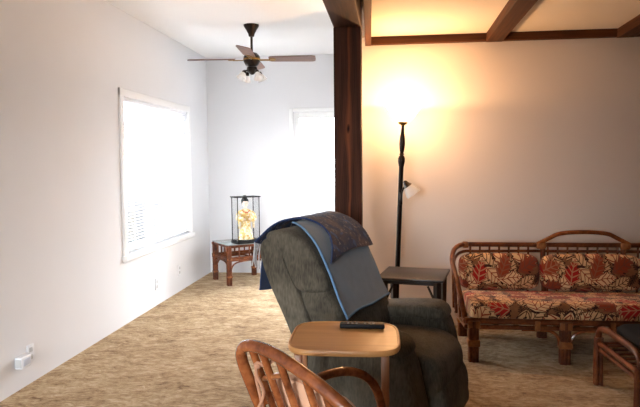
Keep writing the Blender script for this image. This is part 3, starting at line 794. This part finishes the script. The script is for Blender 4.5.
MB().box(0, 0, 0.011, 0.185, 0.045, 0.02, bevel=0.006, seg=3).build('body', M['black'], rm)
bt = MB()
for i in range(9):
    for j in (-0.012, 0, 0.012): 
        if (i*3+int(j*1000)) % 4: bt.box(-0.075+i*0.0175, j, 0.0216, 0.008, 0.006, 0.002)
bt.build('buttons', M['grey_btn'], rm, smooth=False)

# ------------------------------------------------------------------ rattan armchair in the foreground
ch = thing('rattan_armchair', 'honey rattan armchair with a spindle hoop back and pink cushion', 'armchair', (0, 0, 0))
F = Vector((math.cos(math.radians(50)), math.sin(math.radians(50)), 0)); Rt = Vector((F.y, -F.x, 0)); UP = Vector((0, 0, 1))
TOPC = Vector((-0.262, 1.57, 0))
lean = 0.37
def CP(s, z, fwd=0.0):
    """point on the leaning back plane: s to the right, z height, fwd in front"""
    return TOPC+Rt*s+F*((0.86-z)*lean+fwd)+UP*z
hoop = [(-0.262, 0.42), (-0.272, 0.56), (-0.284, 0.70), (-0.286, 0.775), (-0.269, 0.818), (-0.228, 0.846), (-0.165, 0.857), (-0.10, 0.855), (-0.03, 0.839), (0.044, 0.816), (0.112, 0.787), (0.165, 0.754), (0.212, 0.70), (0.238, 0.60), (0.235, 0.42)]
MB().tube(spline([CP(s, z) for s, z in hoop], 6), 0.0185, 14).build('back_hoop', M['rattan_l'], ch)
for s, zt in ((-0.203, 0.848), (-0.152, 0.855), (-0.076, 0.848), (0.025, 0.82), (0.095, 0.793), (0.16, 0.755)):
    MB().tube([CP(s*0.95, 0.40), CP(s, zt)], 0.0115, 10).build('spindle', M['rattan_l'], ch)
MB().tube([CP(-0.262, 0.44), CP(0.234, 0.44)], 0.014, 10).build('back_rail', M['rattan_l'], ch)
MB().tube([CP(-0.205, 0.74), CP(-0.09, 0.785, 0.004)], 0.009, 8).build('wrap', M['rattan_wrap'], ch)
def SP(s, f, z): return TOPC+Rt*(s-0.02)+F*f+UP*z
loop = spline([SP(-0.235, 0.165, 0.41), SP(-0.225, 0.38, 0.41), SP(-0.19, 0.55, 0.41), SP(0, 0.60, 0.41), SP(0.19, 0.55, 0.41), SP(0.225, 0.38, 0.41), SP(0.235, 0.165, 0.41)], 6, True)
MB().tube(loop, 0.017, 10, closed=True).build('seat_frame', M['rattan_l'], ch)
MB().box(0, 0, 0, 0.43, 0.37, 0.012, M=Matrix.Translation(SP(0, 0.372, 0.42)) @ Matrix(((Rt.x, F.x, 0, 0), (Rt.y, F.y, 0, 0), (0, 0, 1, 0), (0, 0, 0, 1)))).build('seat_panel', M['rattan_wrap'], ch)
AR = [(-0.258, 0.085, 0.63), (-0.225, 0.17, 0.655), (-0.202, 0.28, 0.67), (-0.202, 0.369, 0.67), (-0.195, 0.452, 0.655), (-0.184, 0.514, 0.624), (-0.177, 0.559, 0.573), (-0.167, 0.581, 0.493), (-0.165, 0.578, 0.41)]
for s in (-1, 1):
    e = 0.0 if s < 0 else 0.035
    MB().tube(spline([SP(-s*(q[0]-e*0.6), q[1], q[2]-e*min(1, i/2)) for i, q in enumerate(AR)], 6), 0.0165, 12).build('armrest', M['rattan_l'], ch)
    MB().tube([SP(s*0.18, 0.545, 0.42), SP(s*0.19, 0.565, 0)], 0.018, 10).build('leg', M['rattan_l'], ch)
    MB().tube([SP(s*0.235, 0.165, 0.43), SP(s*0.24, 0.11, 0)], 0.018, 10).build('leg', M['rattan_l'], ch)
# cushions are tied to the chair
axx = Rt; 
zl = (UP*1.0-F*lean).normalized(); nn = axx.cross(zl).normalized()
o_ = CP(-0.04, 0.575, 0.055)
Mc = Matrix(((axx.x, zl.x, nn.x, o_.x), (axx.y, zl.y, nn.y, o_.y), (axx.z, zl.z, nn.z, o_.z), (0, 0, 0, 1)))
cu = thing('chair_cushion', 'dusty pink back cushion tied to the rattan armchair hoop', 'cushion', (0, 0, 0))
MB().cushion(0.36, 0.38, 0.06, M=Mc, edge=0.4).build('pad', M['pinkcush'], cu)
for k, (sa, dz) in enumerate(((-0.175, 0.0), (-0.168, 0.012))):
    p = CP(sa, 0.795+dz, -0.016)
    MB().tube(spline([CP(-0.15, 0.81, 0.03), CP(sa+0.016, 0.80, -0.004), p, p+Vector((-0.006, -0.004, -0.03)), p+Vector((0.004+0.01*k, 0.004, -0.09)), p+Vector((0.012-0.02*k, 0.008, -0.15))], 5), 0.005, 7).build('tie', M['tie'], cu)
MB().lathe([(0.002, -0.012), (0.011, -0.006), (0.012, 0.004), (0.003, 0.012)], 10, M=Matrix.Translation(CP(-0.172, 0.80, -0.018))).build('knot', M['tie'], cu)
sc_ = thing('chair_cushion', 'dusty pink seat cushion on the rattan armchair', 'cushion', (0, 0, 0))
ax2 = Matrix(((Rt.x, F.x, 0, 0), (Rt.y, F.y, 0, 0), (0, 0, 1, 0), (0, 0, 0, 1)))
o2 = SP(0, 0.42, 0.458)
MB().cushion(0.37, 0.32, 0.06, M=Matrix.Translation(o2) @ ax2, edge=0.4).build('pad', M['pinkcush'], sc_)

# ------------------------------------------------------------------ rattan sofa
SX0, SX1, SF, SB = 0.47, 2.53, 4.15, 4.80
sf = thing('rattan_sofa', 'long dark rattan sofa with leaf print cushions against the back wall', 'sofa', (0, 0, 0))
SC = (SX0+SX1)/2
ZB = 0.735
# sweeping top rail : front arm foot - arm - back corner - back - other arm
def arm_path(sgn, dz=0.0, inset=0.0):
    x = (SX0+inset) if sgn < 0 else (SX1-inset)
    k = -sgn
    return [(x+k*0.055, SF+0.03, 0.30+dz), (x+k*0.03, SF+0.05, 0.42+dz), (x+k*0.012, SF+0.12, 0.525+dz), (x, SF+0.25, 0.60+dz), (x+k*0.004, SF+0.42, 0.665+dz), (x+k*0.04, SB-0.10, 0.715+dz), (x+k*0.11, SB-0.015, ZB+dz), (x+k*0.22, SB, ZB+dz)]
full = arm_path(-1)+[(SC-0.36, SB, ZB), (SC, SB, ZB), (SC+0.36, SB, ZB)]+list(reversed(arm_path(1)))
MB().tube(spline(full, 6), 0.019, 12).build('top_rail', M['rattan'], sf)
full2 = [(x, y+(0.004), z) for x, y, z in (arm_path(-1, -0.055, 0.012)[1:]+[(SC-0.36, SB, ZB-0.05), (SC, SB, ZB-0.05), (SC+0.36, SB, ZB-0.05)]+list(reversed(arm_path(1, -0.055, 0.012)[1:])))]
MB().tube(spline(full2, 6), 0.012, 10).build('under_rail', M['rattan'], sf)
AW = 0.315
MB().tube(spline([(SC-AW-0.03, SB-0.012, ZB+0.006), (SC-AW+0.06, SB-0.012, ZB+0.055), (SC-0.17, SB-0.012, ZB+0.092), (SC, SB-0.012, ZB+0.104), (SC+0.17, SB-0.012, ZB+0.092), (SC+AW-0.06, SB-0.012, ZB+0.055), (SC+AW+0.03, SB-0.012, ZB+0.006)], 6), 0.017, 10).build('back_arch', M['rattan_l'], sf)
for s in (-1, 1):
    MB().box(SC+s*AW, SB-0.006, ZB-0.005, 0.075, 0.05, 0.055, bevel=0.015, seg=3).build('binding', M['rattan_wrap'], sf)
    MB().tube([(SC+s*(AW-0.01), SB-0.004, ZB+0.02), (SC+s*(AW-0.03), SB-0.004, 0.30)], 0.02, 10).build('back_post', M['rattan'], sf)
    MB().box(SC+s*(SC-SX0-0.13), SB-0.004, ZB-0.002, 0.05, 0.05, 0.05, bevel=0.012, seg=3).build('binding', M['rattan_wrap'], sf)
nsp = 24
for i in range(nsp):
    x = SX0+0.17+(SX1-SX0-0.34)*i/(nsp-1)
    if min(abs(x-SC-AW), abs(x-SC+AW)) < 0.03: continue
    MB().tube([(x, SB, ZB), (x, SB, 0.30)], 0.0085, 8).build('spindle', M['rattan'], sf)
for s in (-1, 1):
    AP = spline(arm_path(s), 6)
    for i in (10, 16, 22, 28):
        p = AP[i]; q = Vector((p.x+(-s)*0.012, p.y, 0.29))
        MB().tube([p, q], 0.009, 8).build('arm_spindle', M['rattan'], sf)
# seat frame
def seat_rail(p, q, r): MB().tube([p, q], r, 10).build('seat_rail', M['rattan'], sf)
for z, r in ((0.288, 0.022), (0.245, 0.016)):
    seat_rail((SX0+0.05, SF, z), (SX1-0.05, SF, z), r)
    seat_rail((SX0+0.05, SB-0.02, z-0.06), (SX1-0.05, SB-0.02, z-0.06), r)
    for x in (SX0+0.06, SX1-0.06): seat_rail((x, SF, z), (x, SB-0.02, z-0.06), r)
sl = MB()
for i in range(14):
    x = SX0+0.14+(SX1-SX0-0.28)*i/13; sl.box(x, (SF+SB)/2, 0.24, 0.03, SB-SF-0.04, 0.012)
sl.build('seat_slats', M['rattan'], sf, smooth=False)
LEGX = [0.58, 1.195, 1.805, 2.42]
for i, x in enumerate(LEGX):
    for y, h in ((SF, 0.29), (SB-0.03, 0.29)):
        l = MB()
        for a, b_ in ((-.02, -.014), (.02, -.014), (-.02, .014), (.02, .014), (0, -.018)): l.tube([(x+a, y+b_, 0), (x+a, y+b_, h)], 0.017, 8)
        lo = l.build('leg', M['rattan'], sf)
        MB().box(x, y, 0.135, 0.088, 0.075, 0.05, bevel=0.008).build('binding', M['rattan_wrap'], lo)
        if y == SF: MB().box(x, y, 0.265, 0.085, 0.062, 0.055, bevel=0.008).build('binding', M['rattan_wrap'], lo)
for x0, x1 in ((LEGX[1], LEGX[0]), (LEGX[1], LEGX[2]), (LEGX[2], LEGX[1]), (LEGX[2], LEGX[3])):
    k = 1 if x1 > x0 else -1
    MB().tube(spline([(x0+k*0.035, SF, 0.13), (x0+k*0.045, SF, 0.18), (x0+k*0.085, SF, 0.22), (x0+k*0.15, SF, 0.232), (x0+k*0.29, SF, 0.232)], 5), 0.011, 8).build('arch_brace', M['rattan_l'], sf)
for x0, x1 in zip(LEGX, LEGX[1:]):
    MB().box((x0+x1)/2+0.12*(1 if x0 < 1 else 0), SF-0.002, 0.265, 0.035, 0.05, 0.07, bevel=0.006).build('binding', M['rattan_wrap'], sf)

# cushions (things of their own)
scu = thing('seat_cushion', 'long leaf print seat cushion along the rattan sofa', 'cushion', (SC, (SF+SB)/2-0.045, 0.356))
scu.rotation_euler.x = math.radians(-5)
MB().prism(prof2([(-0.335, -0.04), (-0.335, 0.025), (-0.28, 0.055), (0, 0.065), (0.27, 0.05), (0.27, -0.06), (0, -0.075), (-0.28, -0.072)]), -(SX1-SX0)/2+0.085, (SX1-SX0)/2-0.085, 0.04, axis='x').build('cover', M['floral_seat'], scu)
names = ('leaf print back cushion at the left end of the rattan sofa', 'leaf print back cushion in the middle of the sofa under the arch', 'leaf print back cushion on the sofa cut by the right edge')
MA = Matrix.Rotation(math.radians(80), 4, 'X')
for i, (xc, cw) in enumerate(((SC-0.662, 0.60), (SC+0.022, 0.74), (SC+0.672, 0.54))):
    bc = thing('back_cushion', names[i], 'cushion', (xc, SB-0.125, 0.541), 0, 'leaf print back cushions on the sofa')
    pc = MB().cushion(cw, 0.28, 0.15, M=MA, edge=0.45, n=18, lump=0.008).build('cover', M['floral_back'], bc)
    rim = [(cw/2*math.copysign(abs(math.cos(a))**0.4, math.cos(a)), 0.14*math.copysign(abs(math.sin(a))**0.4, math.sin(a)), 0) for a in [2*PI*k/72 for k in range(72)]]
    MB().tube([MA @ Vector(p) for p in rim], 0.005, 6, closed=True).build('piping', M['floral_back'], bc)

# ------------------------------------------------------------------ rattan footstool
ox0, oy0, oy1, ox1 = 1.29, 3.24, 3.78, 1.86
ot = thing('rattan_footstool', 'dark rattan footstool with a black cushion in front of the sofa', 'footstool', (0, 0, 0))
skew = 0.06
def OX(x, y): return x+(oy1-y)/(oy1-oy0)*skew*0.5
for x in (ox0, ox1):
    for y in (oy0, oy1):
        l = MB()
        for a, b_ in ((-.012, -.012), (.012, -.012), (-.012, .012), (.012, .012)): l.tube([(OX(x, y)+a, y+b_, 0), (OX(x, y)+a, y+b_, 0.30)], 0.014, 8)
        l.build('leg', M['rattan'], ot)
    lp = spline([(OX(x, oy1), oy1, 0.22), (OX(x, oy1), oy1+0.01, 0.30), (OX(x, oy1-0.06), oy1-0.05, 0.365), (OX(x, (oy0+oy1)/2), (oy0+oy1)/2, 0.375), (OX(x, oy0+.06), oy0+0.05, 0.365), (OX(x, oy0), oy0-0.01, 0.30), (OX(x, oy0), oy0, 0.22)], 6)
    MB().tube(lp, 0.019, 12).build('side_rail', M['rattan'], ot)
    MB().tube([(OX(x, oy1), oy1, 0.265), (OX(x, oy0), oy0, 0.265)], 0.016, 10).build('seat_rail', M['rattan'], ot)
    MB().tube([(OX(x, oy1), oy1, 0.225), (OX(x, oy0), oy0, 0.225)], 0.013, 10).build('seat_rail', M['rattan'], ot)
for y in (oy0, oy1):
    MB().tube([(OX(ox0, y), y, 0.255), (OX(ox1, y), y, 0.255)], 0.016, 10).build('seat_rail', M['rattan'], ot)
sl = MB()
for i in range(6):
    y = oy0+0.07+(oy1-oy0-0.14)*i/5; sl.box((ox0+ox1)/2+0.02, y, 0.27, ox1-ox0-0.02, 0.02, 0.01)
sl.build('slats', M['rattan'], ot, smooth=False)
oc = thing('footstool_cushion', 'black square cushion on the rattan footstool', 'cushion', ((ox0+ox1)/2+0.02, (oy0+oy1)/2, 0.35))
MB().cushion(0.49, 0.49, 0.13, edge=0.6).build('cover', M['blackfab'], oc)

# ------------------------------------------------------------------ light
wd = bpy.data.worlds.new('daylight'); sc.world = wd; t = NT(wd)
bg = t.n['Background']
geo = t.new('ShaderNodeTexCoord'); s = t.new('ShaderNodeSeparateXYZ'); t.l.new(geo.outputs['Generated'], s.inputs[0])
fac = t.math('MULTIPLY_ADD', s.outputs[2], 8.0, 0.5, clamp=True)
cl = t.noise(geo.outputs['Generated'], 3, 3)
sky = t.mix(cl, (26, 27.8, 29.5, 1), (30, 31.8, 33.5, 1))
grd = t.mix(t.noise(geo.outputs['Generated'], 9, 3), (0.9, 0.95, 1.0, 1), (1.25, 1.3, 1.35, 1))
t.l.new(t.mix(fac, grd, sky), bg.inputs['Color']); bg.inputs['Strength'].default_value = 1.0
def portal(loc, rot, sx, sy):
    l = bpy.data.lights.new('window_daylight', 'AREA'); l.shape = 'RECTANGLE'; l.size = sx; l.size_y = sy
    l.cycles.is_portal = True
    o = bpy.data.objects.new('window_daylight', l); C.objects.link(o); o.location = loc; o.rotation_euler = rot
portal((LX-0.10, (WIN[0]+WIN[1])/2, (WIN[2]+WIN[3])/2), (0, -PI/2, 0), WIN[3]-WIN[2], WIN[1]-WIN[0])
portal(((FILL_WIN[0]+FILL_WIN[1])/2, FY-0.1, (FILL_WIN[2]+FILL_WIN[3])/2), (PI/2, 0, 0), FILL_WIN[1]-FILL_WIN[0], FILL_WIN[3]-FILL_WIN[2])  # portal of the added fill window
portal(((DOOR[0]+DOOR[1])/2, BY+0.1, 1.05), (-PI/2, 0, 0), DOOR[1]-DOOR[0], 2.0)
lp = bpy.data.lights.new('lamp_light', 'POINT'); lp.energy = 33; lp.color = (1.0, 0.57, 0.26); lp.shadow_soft_size = 0.015
lo = bpy.data.objects.new('lamp_light', lp); C.objects.link(lo)
lo.location = Vector((LXp-0.005, LYp, 0))+tilt @ Vector((0, 0, 1.828))

sc.view_settings.view_transform = 'Standard'; sc.view_settings.look = 'None'; sc.view_settings.gamma = 1.0
sc.view_settings.use_curve_mapping = False
sc.view_settings.exposure = 0.4
